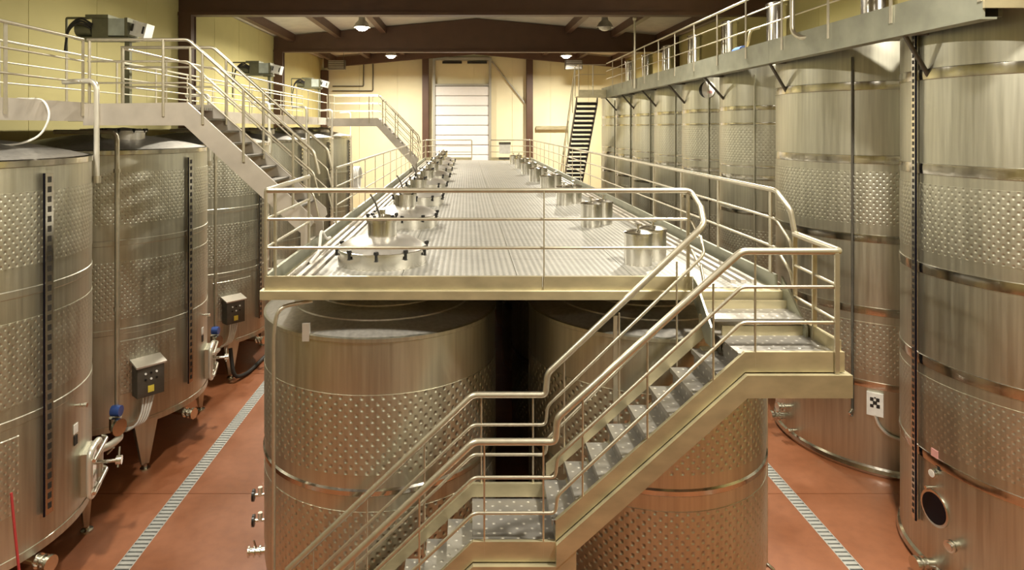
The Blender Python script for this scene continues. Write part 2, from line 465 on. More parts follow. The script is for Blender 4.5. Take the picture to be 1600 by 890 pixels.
for k, x in enumerate((PX0 + .14, PX0 + .25, PX0 + .36)):
    t = MB().box((x - .03, PY0 + .4, PZ), (x + .03, PY1 - 1, PZ + .035)).build('cable_duct', 'pale_steel')
    tag(t, ['outer', 'middle', 'inner'][k] + ' pale cable duct along the left edge of the platform', 'duct', 'cable ducts on the left platform edge')
for k, x in enumerate((PX1 - .14, PX1 - .26, PX1 - .38)):
    t = MB().box((x - .03, PY0 + .25, PZ), (x + .03, PY1 - 1, PZ + .035)).build('cable_duct', 'pale_steel')
    tag(t, ['outer', 'middle', 'inner'][k] + ' pale cable duct along the right edge of the platform', 'duct', 'cable ducts on the right platform edge')

# ------------------------------------------------------------------ railings
RT = PZ + 1.09; RM = (PZ + .77, PZ + .45)      # rail heights on the platform
def rail_thing(label, loc, tubes, posts, mat='rail_steel', flat=None, group=None, name='guard_railing', bend=.05):
    """tubes: (points, radius, part name); posts: (x, y, z0, z1)"""
    t = thing(name, label, 'railing', loc, group)
    for pts, r, nm in tubes:
        MB().tube(pts, r, 10 if r > .018 else 8, bend).build(nm, mat, t)
    src = {}
    for (x, y, z0, z1) in posts:
        key = round(z1 - z0, 3)
        if key not in src:
            m = MB()
            if flat == 'x': m.box((-.006, -.03, 0), (.006, .03, key))
            elif flat == 'y': m.box((-.03, -.006, 0), (.03, .006, key))
            elif flat == 'rod': m.tube([(0, 0, 0), (0, 0, key)], .0105, 6)
            else: m.tube([(0, 0, 0), (0, 0, key)], .021, 8)
            o = m.local('post', mat, t); src[key] = o
        else: o = inst(src[key], t)
        o.location = Vector((x, y, z0)) - Vector(loc)
    return t
# front rail, its right end bending down into the stair's rear handrail (built with the stair)
X0 = PX0
tubes = [([(X0, 9.1, RT), (X0, PY0, RT), (2.50, PY0, RT), (2.56, 7.0, 5.03)], .029, 'top_rail')]
for z in RM:
    tubes.append(([(X0, 9.1, z), (X0, PY0, z), (2.50, PY0, z), (2.55, 7.0, z - .18)], .017, 'mid_rail'))
ft = rail_thing('beige steel guard rail across the front of the platform', (X0, PY0, PZ), tubes,
    [(X0, PY0, PZ + .02, RT), (X0 + .02, 7.42, PZ + .02, RT), (X0, 9.1, PZ + .02, RT), (2.47, PY0, PZ + .02, RT)])
MB().tube([(.86, PY0 - .03, PZ), (.86, PY0 - .03, RT)], .008, 6).build('stay_rod', 'rail_steel', ft)
def side_rail(x, ya, yb, label, n, start=None, group=None):
    tubes = [([(x, ya, RT), (x, yb, RT)], .022, 'top_rail')] + [([(x, ya, z), (x, yb, z)], .013, 'mid_rail') for z in RM]
    posts = [(x, ya + (yb - ya) * k / n, PZ + .02, RT) for k in range(n + 1)]
    return rail_thing(label, (x, ya, PZ), tubes, posts, flat='x', group=group)
side_rail(PX0, 11.0, 25.1, 'left platform guard rail between the near and far left stairs', 9)
side_rail(PX0, 26.6, PY1, 'short left platform guard rail beyond the far left stairs', 5)
yr = 7.29
right_rail_posts = [(PX1, yr + 1.515 * k, PZ + .02, RT) for k in range(18)]
tubes = [([(PX1, PY1, RT), (PX1, 7.16, RT), (3.53, 6.98, 5.0), (3.56, 6.94, 4.74)], .028, 'top_rail')]
for z, d in ((RM[0], .31), (RM[1], .31)):
    tubes.append(([(PX1, PY1, z), (PX1, 7.16, z), (3.53, 6.98, z - .22), (3.56, 6.94, z - .46)], .016, 'mid_rail'))
rail_thing('right platform guard rail running back past the tall tanks', (PX1, 7.14, PZ), tubes, right_rail_posts, flat='x')
# rails at the far end with the opening before the door
def end_rail(xa, xb, label):
    y = PY1 - .05
    tubes = [([(xa, y, PZ + .1), (xa, y, RT), (xb, y, RT), (xb, y, PZ + .1)], .03, 'top_rail')] + [([(xa, y, z), (xb, y, z)], .018, 'mid_rail') for z in RM]
    t = rail_thing(label, (xa, y, PZ), tubes, [])
    MB().box((xa, y - .01, PZ + .02), (xb, y + .01, PZ + .16)).build('toe_board', 'galvanised', t)
    return t
end_rail(PX0 + .05, 0.28, 'guard rail across the far platform end before the white door')
end_rail(1.25, PX1 - .05, 'guard rail across the far platform end right of the opening')
sg = thing('notice_board', 'small white board with dark edges hung on the far end rail', 'sign', (1.95, 34.33, 4.25))
MB().box((1.75, 34.29, 4.45), (2.35, 34.325, 4.95)).build('panel', 'label_white', sg)
for z in (4.14, 4.95): MB().box((1.73, 34.285, z), (2.37, 34.33, z + .13)).build('band', 'box_grey', sg)

# ------------------------------------------------------------------ main stair in front (y 6.12 .. 6.88)
SF, SB = 6.12, 6.88
LZ, UZ = 1.92, 3.73                       # lower and upper landing heights
LX0, LX1, UX0, UX1 = 0.06, 0.85, 2.66, 3.57
st = thing('steel_stair', 'steel stair with studded treads and landings in front of the platform', 'stair', (0.5, 6.5, 0))
RISE = (UZ - LZ) / 9; RUN = (UX0 - LX1) / 8
def tread(xl, w, z, ya, yb, nm='tread'):
    m = MB().prism([(xl, z), (xl + w, z), (xl + w, z - .035), (xl + w - .008, z - .035), (xl + w - .008, z - .006), (xl + .008, z - .006), (xl + .008, z - .05), (xl, z - .05)], 'y', ya, yb)
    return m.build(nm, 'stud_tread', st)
for i in range(1, 9):
    tread(LX1 + RUN * (i - 1) - .03, RUN + .06, LZ + RISE * i, SF + .03, SB - .03)
NL = 9; RISE2 = LZ / NL
for i in range(1, NL):
    tread(LX0 - RUN * i - .03, RUN + .06, LZ - RISE2 * i, SF + .03, SB - .03)
def riser(x, z0, z1):
    MB().add([(x, SF + .03, z0), (x, SB - .03, z0), (x, SB - .03, z1), (x, SF + .03, z1), (x + .006, SF + .03, z0), (x + .006, SB - .03, z0), (x + .006, SB - .03, z1), (x + .006, SF + .03, z1)],
             [(0,3,2,1),(4,5,6,7),(0,1,5,4),(1,2,6,5),(2,3,7,6),(3,0,4,7)]).build('riser', 'shaded_stud_riser', st)
for i in range(1, 10): riser(LX1 + RUN * (i - 1) + .0, LZ + RISE * (i - 1), LZ + RISE * i - .05)
for i in range(1, NL): riser(LX0 - RUN * (i - 1), LZ - RISE2 * i, LZ - RISE2 * (i - 1) - .05)
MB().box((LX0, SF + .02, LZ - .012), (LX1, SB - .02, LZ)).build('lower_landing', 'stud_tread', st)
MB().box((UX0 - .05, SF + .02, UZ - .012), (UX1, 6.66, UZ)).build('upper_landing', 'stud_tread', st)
MB().box((2.56, 6.62, 3.915 - .03), (3.5, 7.0, 3.915)).build('tread', 'stud_tread', st)
XE = LX0 - RUN * NL
sl2 = RISE2 / RUN
def strip(name, y0, y1, t, bo, mat='galvanised', xr=None):
    """stringer band following both flights and landings, between offsets t (top) and bo (bottom)"""
    xr = UX1 + .04 if xr is None else xr
    m = MB()
    pts = [(XE, 0), (LX0, LZ), (LX1, LZ), (LX1 + .002, LZ + RISE), (UX0, UZ), (xr, UZ)]
    top = [(x, max(0.0, z + t)) for x, z in pts]; bot = [(x, max(0.0, z + bo)) for x, z in pts]
    if bo < 0:
        # cut the toe of the lower flight on the floor
        s = LZ / (LX0 - XE); bot[0] = (XE - bo / s, 0.0)
        if t < 0: top[0] = (XE - t / s, 0.0)
    n = len(pts); vs = []; fs = []
    for y in (y0, y1):
        vs += [(x, y, z) for x, z in top] + [(x, y, z) for x, z in bot]
    for i in range(n - 1):
        a, b, c, d = i, i + 1, n + i + 1, n + i; o = 2 * n
        fs += [(a, d, c, b), (a + o, b + o, c + o, d + o), (a, b, b + o, a + o), (d, d + o, c + o, c)]
    fs += [(0, 2*n, 3*n, n), (n - 1, 2*n - 1, 4*n - 1, 3*n - 1)]
    m.add(vs, fs)
    return m.build(name, mat, st)
strip('front_stringer', SF - .01, SF + .03, .02, -.17)
strip('front_beam', SF - .06, SF + .10, -.185, -.40, xr=UX1 + .09)
strip('rear_stringer', SB - .03, SB + .01, .16, .02, xr=2.50)
strip('rear_beam', SB - .10, SB + .0, -.185, -.40, xr=2.50)
# landing closing plates, side plates of the two upper steps, support post
MB().box((UX1 - .02, SF + .03, UZ - .17), (UX1 + .03, 6.98, UZ + .12)).build('landing_side_plate', 'galvanised', st)
MB().box((UX1 - .02, SF + .10, UZ - .40), (UX1 + .05, 7.0, UZ - .185)).build('landing_side_beam', 'galvanised', st)
MB().box((UX0, 6.66, UZ - .17), (UX1, 6.69, UZ + .10)).build('step_riser', 'galvanised', st)
MB().box((2.56, 6.99, 3.87), (3.5, 7.02, 4.0)).build('step_riser', 'galvanised', st)
for x in (2.53, 3.51):
    MB().prism([(7.12, PZ + .14), (6.93, PZ + .0), (6.60, UZ + .10), (6.60, UZ - .1), (6.75, UZ - .1), (7.12, PZ - .1)], 'x', x - .012, x + .012).build('step_side_plate', 'catwalk_steel', st)
MB().box((LX1 + .0, SF - .055, 0), (LX1 + .19, SF + .09, LZ + .0)).build('support_post', 'galvanised', st)
MB().box((LX1 + .0, SB - .09, 0), (LX1 + .12, SB - .01, LZ + .0)).build('support_post', 'galvanised', st)

def stair_rail(y, zt_u, zt_l, dz_u, label, rods, thick, xu, first, loc):
    """handrail: upper end at xu, vertical drop above the lower landing, then down to the floor"""
    tubes = []
    slope = LZ / (LX0 - XE)
    for k in range(3):
        r = .034 if k == 0 else .017
        zu = zt_u - dz_u * k; zl = zt_l - dz_u * k
        pre = first(k)
        zt = zl + .23 - .03 * k
        xa = LX1 + .02
        pts = pre + [(xa, y, zt), (xa - .02, y, zl), (LX0 + .01, y, zl), (XE + .05, y, zl - (LX0 - XE - .04) * slope)]
        tubes.append((pts, r, 'handrail' if k == 0 else 'mid_rail'))
    posts = []
    for x, z0, z1 in rods: posts.append((x, y, z0, z1))
    t = rail_thing(label, loc, tubes, posts, flat='rod', name='stair_railing')
    for x, yy, z0, z1 in thick:
        MB().box((x - .022, yy - .01, z0), (x + .022, yy + .01, z1)).build('flat_post', 'rail_steel', t)
    return t
def stair_z(x):
    if x < LX0: return LZ - (LX0 - x) * LZ / (LX0 - XE)
    if x < LX1: return LZ
    if x < UX0: return LZ + RISE + (x - LX1) * (UZ - LZ - RISE) / (UX0 - LX1)
    return UZ
def rods(xs, off):
    return [(x, stair_z(x) - .12, stair_z(x) + off) for x in xs]
# front rail
def first_front(k):
    z = 4.71 - .34 * k
    return [(3.56, 6.94, z + .03), (3.575, SF, z), (UX0 - .03, SF, z)]
ft_rods = rods((.17, .735), .97) + rods((1.11, 1.73, 2.36), .94) + rods((2.76,), .97) + rods((-.45, -1.07, -1.65), .97)
stair_rail(SF, 4.71, 2.89, .34, 'front handrail of the steel stair, nearest the camera', ft_rods,
           [(3.53, SF - .022, UZ - .18, 4.69), (3.56, 6.94, UZ - .1, 4.72), (3.56, 6.55, UZ - .1, 4.70)], 2.6, first_front, (0.45, SF, LZ))
def first_back(k):
    z = 4.83 - .32 * k
    return [(2.56, 7.0, 5.03 - .32 * k), (2.56, 6.90, z + .03), (2.51, SB, z - .03)]
bk_rods = rods((.16, .715), 1.1) + rods((1.05, 1.64, 2.26), 1.08) + rods((-.45, -1.07, -1.65), 1.05)
stair_rail(SB, 4.83, 3.02, .32, 'rear handrail of the steel stair beside the front tanks', bk_rods, [(1.60, SB + .01, stair_z(1.6) - .1, stair_z(1.6) + 1.08)], 2.5, first_back, (0.46, SB, LZ))

# ------------------------------------------------------------------ tanks under the platform
UR = 1.5
def under_tank(left, name):
    t = thing('wine_tank', '', 'tank')
    MB().lathe([(UR - .06, .42), (UR - .01, .46), (UR, .52), (UR, 3.55), (UR - .015, 3.575)], 72).local('shell', 'tank_steel', t)
    MB().lathe([(UR - .015, 3.575), (1.15, 3.66), (1.14, 3.675), (.85, 3.74), (.84, 3.755), (.62, 3.84), (.20, 3.93), (.001, 3.94)], 64).local('lid', 'tank_lid', t)
    MB().lathe([(UR - .001, 3.52), (UR + .012, 3.53), (UR + .012, 3.57), (UR - .02, 3.58)], 72).local('rim', 'tank_steel', t)
    for z0, z1 in ((2.07, 2.95), (.75, 1.67)):
        MB().lathe([(UR, z0), (UR + .006, z0 + .001), (UR + .006, z1 - .001), (UR, z1)], 72).local('dimple_jacket', 'jacket_under', t)
    MB().lathe([(UR, 1.83), (UR + .018, 1.85), (UR + .018, 1.90), (UR, 1.92)], 72).local('hoop', 'hoop_steel', t)
    MB().lathe([(.001, .30), (UR - .25, .36), (UR - .06, .42)], 48).local('base_dish', 'tank_steel', t)
    leg = None
    for a in (45, 135, 225, 315):
        p = pol(UR - .18, a)
        if leg is None:
            leg = MB().lathe([(.05, 0), (.09, .02), (.06, .03), (.06, .45)], 14).local('leg', 'tank_steel', t); leg.location = p
        else: inst(leg, t, p)
    if left:
        hd = MB().lathe([(.585, 3.88), (.585, 4.27), (.60, 4.275), (.60, 4.305), (.585, 4.31)], 44).local('hatch_drum', 'hatch_steel', t)
        MB().lathe([(.585, 4.31), (.53, 4.355), (.42, 4.415), (.28, 4.45), (.19, 4.455)], 44).local('hatch_dome', 'dome_steel', t)
        nk = MB().lathe([(.193, 4.40), (.193, 4.64), (.215, 4.645), (.215, 4.675), (.19, 4.69), (.10, 4.73), (.04, 4.74), (.04, 4.80), (.001, 4.80)], 32).local('neck', 'hatch_steel', t)
        kb = None
        for k in range(10):
            a = 360 / 10 * k + 18
            loc = pol(.605, a, 4.27)
            if kb is None:
                kb = MB().lathe([(.001, .085), (.030, .08), (.034, .05), (.018, .03), (.018, -.03), (.03, -.04), (.001, -.05)], 10).local('clamp_knob', 'black_plastic', hd); kb.location = loc
            else: inst(kb, hd, loc)
        kn = None
        for k in range(5):
            loc = pol(.20, 72 * k + 30, 4.69)
            if kn is None:
                kn = MB().lathe([(.001, .055), (.022, .05), (.026, .02), (.012, 0), (.001, -.02)], 8).local('clamp_knob', 'black_plastic', nk); kn.location = loc
            else: inst(kn, nk, loc)
    else:
        for dx, dy in ((-.09, -.13), (.20, .20)):
            nk = MB().lathe([(.178, 3.8), (.178, 4.475), (.19, 4.48), (.19, 4.515), (.178, 4.52)], 32, (dx, dy, 0)).local('neck', 'hatch_steel', t)
            MB().lathe([(.185, 4.521), (.12, 4.545), (.06, 4.555), (.001, 4.56)], 28, (dx, dy, 0)).local('neck_lid', 'hatch_steel', nk)
            MB().lathe([(.018, 4.55), (.018, 4.60), (.055, 4.61), (.055, 4.63), (.001, 4.635)], 12, (dx, dy, 0)).local('lid_knob', 'hatch_steel', nk)
    return t
UYS = [8.53 + 3.2 * k for k in range(8)]
tl = under_tank(True, 'l'); tr = under_tank(False, 'r')
for row, proto, x in (('left', tl, -1.12), ('right', tr, 2.34)):
    what = 'domed hatch with black knobs' if row == 'left' else 'pair of lidded necks'
    for k, y in enumerate(UYS):
        if k == 0: lab = 'front %s dimpled steel tank under the platform behind the stair' % row
        else: lab = 'tank under the platform whose %s is %s from the front' % (what, ORD[k])
        if k == 0: o = proto; o.location = (x, y, 0)
        else: o = copy_tree(proto, (x, y, 0))
        tag(o, lab, 'tank', 'tanks of the %s row under the platform' % row)
# fittings on the two front tanks
for z in (1.11, .78):
    a = 187
    v = MB().tube([pol(UR, a, z), pol(UR + .16, a, z)], .022, 8).local('valve_stem', 'hatch_steel', tl)
    MB().disc(pol(UR + .15, a, z), pol(1, a), .075, .03, 14).local('hand_wheel', 'black_plastic', v)
    MB().tube([pol(UR + .08, a, z), pol(UR + .08, a, z + .10)], .03, 8).local('valve_bonnet', 'white_pipe', v)
vb = MB().tube([pol(UR, 187, .38), pol(UR + .22, 187, .38)], .045, 12).local('outlet_pipe', 'hatch_steel', tl)
for d in (.07, .14, .21): MB().disc(pol(UR + d, 187, .38), pol(1, 187), .07, .02, 16).local('outlet_flange', 'hatch_steel', vb)
MB().tube([pol(UR + .12, 187, .38), pol(UR + .16, 187, .52)], .012, 6).local('outlet_lever', 'hatch_steel', vb)
MB().box((-.72, -1.37, 3.50), (-.64, -1.31, 3.70)).local('lid_clip', 'pale_steel', tl)
tg = thing('sample_pipe', 'thin pipe bent under the platform edge down the front left tank', 'pipe', (-2.1, 7.1, 0))
MB().tube([(-1.75, 7.25, 3.93), (-2.10, 7.10, 3.90), (-2.135, 7.08, 3.6), (-2.135, 7.08, .1)], .022, 10, .16).build('pipe', 'rail_steel', tg)
MB().lathe([(.03, 0), (.03, .1)], 10, (-2.135, 7.08, 0)).build('foot', 'rail_steel', tg)
tg = thing('sample_pipe', 'thin pipe with a tap down the right side of the front right tank', 'pipe', (3.74, 8.0, 0))
MB().tube([(3.70, 7.95, 3.9), (3.74, 7.98, 3.7), (3.74, 7.98, .42)], .018, 8, .1).build('pipe', 'rail_steel', tg)
MB().tube([(3.74, 7.98, .46), (3.80, 7.93, .42), (3.80, 7.93, .34)], .022, 8).build('tap', 'hatch_steel', tg)

# ------------------------------------------------------------------ left tanks on cone legs
LR = 1.77
lt = thing('steel_tank', '', 'tank')
MB().lathe([(LR, .86), (LR, 5.47), (LR - .02, 5.50)], 80).local('shell', 'tank_steel', lt)
MB().lathe([(.001, .60), (1.0, .66), (LR - .10, .78), (LR + .012, .80), (LR + .012, .90), (LR, .905)], 72).local('base_dish', 'tank_steel', lt)
MB().lathe([(LR + .002, 5.42), (LR + .02, 5.43), (LR + .02, 5.50), (LR - .03, 5.515)], 80).local('rim', 'hoop_steel', lt)
MB().lathe([(LR - .02, 5.505), (1.5, 5.57), (1.0, 5.68), (.45, 5.76), (.45, 5.86), (.001, 5.88)], 64).local('lid', 'tank_lid', lt)
for z0, z1 in ((4.25, 5.13), (2.65, 3.63)):
    MB().lathe([(LR, z0), (LR + .006, z0 + .001), (LR + .006, z1 - .001), (LR, z1)], 80).local('dimple_jacket', 'jacket_left', lt)
MB().lathe([(LR, 1.4), (LR + .009, 1.41), (LR + .009, 2.29), (LR, 2.3)], 10, a0=math.radians(-55), a1=math.radians(-24)).local('dimple_panel', 'jacket_left', lt)
for z in (3.95, 2.46):
    MB().lathe([(LR, z - .05), (LR + .008, z - .04), (LR + .008, z + .04), (LR, z + .05)], 80).local('hoop', 'tank_steel', lt)
leg = None
for a in (-41.5, 41.5, 138.5, 221.5):
    if leg is None:
        leg = MB()
        # tapered plate leg: wide under the rim, narrow at the foot
        vs = []
        for z, w, d in ((.86, .20, .13), (.09, .06, .05)):
            vs += [(-d, -w, z), (d * .35, -w, z), (d * .35, w, z), (-d, w, z)]
        leg.add(vs, [(0,1,2,3),(7,6,5,4),(0,4,5,1),(1,5,6,2),(2,6,7,3),(3,7,4,0)])
        leg = leg.local('leg', 'tank_steel', lt); leg.location = pol(LR - .03, a); leg.rotation_euler.z = math.radians(a)
        MB().lathe([(.09, 0), (.085, .025), (.03, .03), (.03, .10)], 14).local('levelling_foot', 'hatch_steel', leg)
    else:
        o = inst(leg, lt, pol(LR - .03, a)); o.rotation_euler.z = math.radians(a)
        for g in leg.children: inst(g, o)
def gauge(parent, R, ang, z0, z1, side=1, w=.045, slot=.085):
    """level gauge: channel with slots and a sight tube beside it"""
    e = pol(1, ang); tnt = Vector((-e.y, e.x, 0))
    c = e * (R + .03)
    g = MB().obox((c.x, c.y, (z0 + z1) / 2), e, tnt, (0, 0, 1), .022, w, (z1 - z0) / 2).local('level_gauge', 'hatch_steel', parent)
    sl = MB(); z = z0 + .1; c2 = e * (R + .053)
    while z < z1 - .05:
        sl.obox((c2.x, c2.y, z), e, tnt, (0, 0, 1), .003, w * .45, slot * .30); z += slot
    s = sl.local('gauge_slots', 'dark_slot', g); s['kind'] = 'stuff'
    q = e * (R + .05) + tnt * side * (w + .02)
    MB().tube([(q.x, q.y, z0), (q.x, q.y, z1)], .013, 8).local('sight_tube', 'glass_dark', g)
gauge(lt, LR, -13, 1.2, 5.34, side=-1, w=.055, slot=.12)
def control_box(parent, R, ang, z):
    e = pol(1, ang); t = Vector((-e.y, e.x, 0)); c = e * (R + .14)
    b = MB().obox((c.x, c.y, z), e, t, (0, 0, 1), .11, .22, .27).local('control_box', 'box_grey', parent)
    c2 = e * (R + .15)
    MB().obox((c2.x, c2.y, z + .29), e * 1 + Vector((0, 0, -.25)), t, e * .25 + Vector((0, 0, 1)), .15, .25, .015).local('rain_cover', 'pale_steel', b)
    f = R + .253
    for i in range(3):
        for j in range(2):
            p = e * f + t * (-.09 + .09 * i)
            MB().disc((p.x, p.y, z + .02 + .1 * j), e, .018, .015, 10).local('button', 'label_white' if (i + j) % 2 else 'black_plastic', b)
    p = e * f
    MB().obox((p.x, p.y, z - .15), e, t, (0, 0, 1), .004, .05, .055).local('warning_label', 'label_yellow', b)
    for k in range(4):
        o = t * (.10 - .06 * k)
        p0 = e * (R + .13) + o; p1 = e * (R + .17) + o * .7 - t * .05; p2 = e * (R + .05) - t * (.30 + .01 * k)
        MB().tube([(p0.x, p0.y, z - .27), (p1.x, p1.y, z - .52), (p1.x - t.x*.08, p1.y - t.y*.08, z - .72), (p2.x, p2.y, z - .80 - .012 * k), (p2.x - t.x*.15 - e.x*.3, p2.y - t.y*.15 - e.y*.3, z - .82)], .019, 8, .12).local('cable', 'white_cable', b)
control_box(lt, LR, -42, 1.62)
def side_manway(parent, R, ang, z):
    """rectangular side door with rounded frame, two clamp bars and a spindle"""
    e = pol(1, ang); t = Vector((-e.y, e.x, 0)); c = e * (R + .02)
    m = MB().obox((c.x, c.y, z), e, t, (0, 0, 1), .05, .20, .28).local('side_manway', 'tank_steel', parent)
    def P(u, v, d=.10): q = e * (R + d) + t * u; return (q.x, q.y, z + v)
    ring = [P(0, .31), P(.22, .30), P(.24, 0), P(.22, -.30), P(0, -.31), P(-.22, -.30), P(-.24, 0), P(-.22, .30), P(-.005, .31)]
    MB().tube(ring, .042, 10, .14, 5).local('manway_frame', 'white_pipe', m)
    c = e * (R + .085)
    MB().obox((c.x, c.y, z), e, t, (0, 0, 1), .012, .19, .27).local('manway_door', 'hatch_steel', m)
    for v in (.21, -.22):
        MB().tube([P(-.26, v, .16), P(.30, v + .05, .17), P(.36, v + .05, .10)], .026, 8, .05).local('clamp_bar', 'hatch_steel', m)
    MB().tube([P(.18, -.02, .09), P(.18, -.02, .34)], .024, 8).local('clamp_spindle', 'hatch_steel', m)
    MB().disc(P(.18, -.02, .32), e, .06, .07, 14).local('spindle_hub', 'hatch_steel', m)
    MB().tube([P(.13, -.10, .35), P(.24, .14, .35)], .014, 8).local('clamp_handle', 'hatch_steel', m)
side_manway(lt, LR, 15, 1.28)
def stub(parent, R, ang, z, r, ln, name='outlet', cap=True, r0=None):
    e = pol(1, ang)
    s = MB().tube([e * ((R - .05) if r0 is None else r0) + Vector((0, 0, z)), e * (R + ln) + Vector((0, 0, z))], r, 14).local(name, 'hatch_steel', parent)
    for d in (.45, .75): MB().disc(e * (R + ln * d) + Vector((0, 0, z)), e, r * 1.45, .02, 16).local('flange', 'hatch_steel', s)
    if cap: MB().disc(e * (R + ln) + Vector((0, 0, z)), e, r * 1.6, .045, 16).local('cap', 'hatch_steel', s)
    return s
stub(lt, LR - .12, -17, .70, .06, .30, 'drain_outlet', r0=1.2)
stub(lt, LR, 4, 2.28, .018, .10, 'sample_tap')
# marks beside the tap: small dark safety pictograms
e = pol(1, 4)
for k, (z, mt, hw) in enumerate(((1.98, 'label_white', .05), (1.83, 'dark_slot', .04))):
    t_ = Vector((-e.y, e.x, 0)); c = e * (LR + .004)
    MB().obox((c.x, c.y, z), e, t_, (0, 0, 1), .003, hw, .06).local('pictogram', mt, lt)
hr = MB().lathe([(.36, 5.55), (.36, 5.80), (.39, 5.805), (.39, 5.83), (.30, 5.86), (.001, 5.89)], 32, (.55, -.45, 0)).local('lid_hatch', 'tank_lid', lt)
kb = None
for k in range(10):
    p = Vector((.55, -.45, 5.81)) + pol(.385, 36 * k)
    if kb is None:
        kb = MB().lathe([(.001, .06), (.028, .055), (.03, .02), (.014, 0), (.001, -.03)], 8).local('clamp_knob', 'black_plastic', hr); kb.location = p
    else: inst(kb, hr, p)
LYS = [8.2 + 4.0 * k for k in range(6)]
LLAB = ['nearest left steel tank with dimpled jackets, cut by the picture edge',
        'second left tank with control box on cone legs and white lid hatch',
        'third left tank standing below the near left stairs',
        'fourth left tank, seen through the near left stair rails',
        'fifth left tank, below the far part of the left catwalk',
        'sixth and farthest left tank, dark, beside the end corner']
for k, y in enumerate(LYS):
    o = lt if k == 0 else copy_tree(lt, (-6.85, y, 0))
    o.location = (-6.85, y, 0)
    tag(o, LLAB[k], 'tank', 'left row of tanks on cone legs')

# riser pipes, pump valves and vent pipes beside the left tanks
for k in range(5):
    y = 10.2 + 4 * k; x = -5.57
    t = thing('riser_pipe', 'slim riser pipe in the gap between the %s and %s left tanks' % (ORD[k], ORD[k + 1]), 'pipe', (x, y, 0), 'riser pipes between left tanks')
    MB().tube([(x - 1.0, y, 5.82), (x, y, 5.82), (x, y, 1.32)], .036, 10, .14).build('pipe', 'rail_steel', t)
    for z in (5.2, 3.0): MB().lathe([(.05, -.03), (.05, .03)], 12, (x, y, z)).build('coupling', 'rail_steel', t)
    v = thing('pump_valve', 'butterfly valve with blue actuator below the riser pipe by the %s left tank' % ORD[k], 'valve', (x, y - .05, 1.0), 'valves below the riser pipes')
    MB().tube([(x, y - .05, 1.30), (x, y - .05, 1.12)], .09, 16).build('valve_body', 'hatch_steel', v)
    MB().tube([(x - .05, y - .05, 1.40), (x + .09, y - .05, 1.40)], .085, 14).build('actuator', 'blue_paint', v)
    MB().disc((x + .10, y - .17, 1.20), (1, -.4, 0), .13, .05, 18).build('flange', 'hatch_steel', v)
    MB().tube([(x, y - .05, 1.12), (x + .10, y - .08, 1.00), (x + .14, y - .45, 1.04), (x - .05, y - .85, 1.10)], .056, 12, .16).build('bend', 'white_pipe', v)
    MB().tube([(x + .1, y - .45, .92), (x + .20, y - .45, 1.02)], .014, 8).build('lever', 'hatch_steel', v)
for k in range(6):
    y = 8.9 + 4 * k; x = -5.46
    y = LYS[k] + .95; x = -6.85 + math.sqrt(max(0, (LR + .04) ** 2 - .95 ** 2))
    t = thing('vent_pipe', 'bent vent pipe rising from the rim of the %s left tank' % ORD[k], 'pipe', (x, y, 5.0), 'vent pipes of the left tanks')
    MB().tube([(x + .02, y, 5.1), (x + .02, y, 6.56), (x - .46, y, 6.54)], .038, 10, .13).build('pipe', 'white_pipe', t)
    MB().lathe([(.055, 5.1), (.055, 5.2)], 12, (x + .02, y, 0)).build('clamp', 'rail_steel', t)
hs = MB().tube([(-6.05, 7.95, 5.68), (-5.75, 8.15, 5.66), (-5.45, 8.2, 5.78), (-5.36, 8.25, 6.05), (-5.48, 8.3, 6.26), (-5.9, 8.4, 6.27)], .014, 8, .2, 6).build('white_hose', 'white_cable')
tag(hs, 'thin white hose looped over the lid of the nearest left tank', 'hose')
rc = MB().tube([(-4.98, 7.0, 1.9), (-4.90, 6.95, 1.45), (-4.80, 6.9, .9), (-4.74, 6.85, .35), (-4.8, 6.9, .02)], .014, 8, .2).build('red_cable', 'red_cable')
tag(rc, 'thin red cable hanging at the lower left picture edge', 'cable')
hp = MB().tube([(-5.5, 14.9, .75), (-5.35, 14.7, .12), (-5.2, 15.2, .05), (-5.1, 17, .05), (-5.05, 20, .05), (-5.0, 24, .05)], .045, 10, .3).build('floor_hose', 'rubber')
tag(hp, 'dark hose lying on the floor beside the left tanks', 'hose')

# ------------------------------------------------------------------ right tanks
RX, RR = 7.93, 1.79
bt = thing('tall_tank', '', 'tank')
MB().lathe([(RR, .14), (RR, 7.33), (RR - .02, 7.35)], 96).local('shell', 'tank_steel', bt)
MB().lathe([(RR - .2, .0), (RR + .02, .01), (RR + .045, .06), (RR + .03, .12), (RR, .15)], 96).local('base_ring', 'hoop_steel', bt)
MB().lathe([(RR - .02, 7.35), (1.42, 7.352), (1.38, 7.42), (.6, 7.80), (.35, 7.84), (.001, 7.85)], 64).local('lid', 'tank_steel', bt)
for z0, z1 in ((4.24, 5.14), (1.70, 2.57)):
    MB().lathe([(RR, z0), (RR + .006, z0 + .001), (RR + .006, z1 - .001), (RR, z1)], 96).local('dimple_jacket', 'jacket_right', bt)
for z, w in ((6.60, .075), (5.34, .075), (4.00, .07), (2.77, .07), (1.52, .06)):
    MB().lathe([(RR, z - w), (RR + .010, z - w * .9), (RR + .014, z), (RR + .010, z + w * .9), (RR, z + w)], 96).local('hoop', 'hoop_steel', bt)
MB().lathe([(.30, 7.82), (.30, 8.5), (.33, 8.5), (.33, 8.55), (.001, 8.6)], 32).local('neck', 'hatch_steel', bt)
btB = copy_tree(bt, (RX, 12.31, 0)); bt.location = (RX, 8.52, 0)
tag(bt, 'nearest tall right tank with black porthole and level gauge', 'tank', 'tall right tanks')
tag(btB, 'second tall right tank with white label box and long thin tube', 'tank', 'tall right tanks')
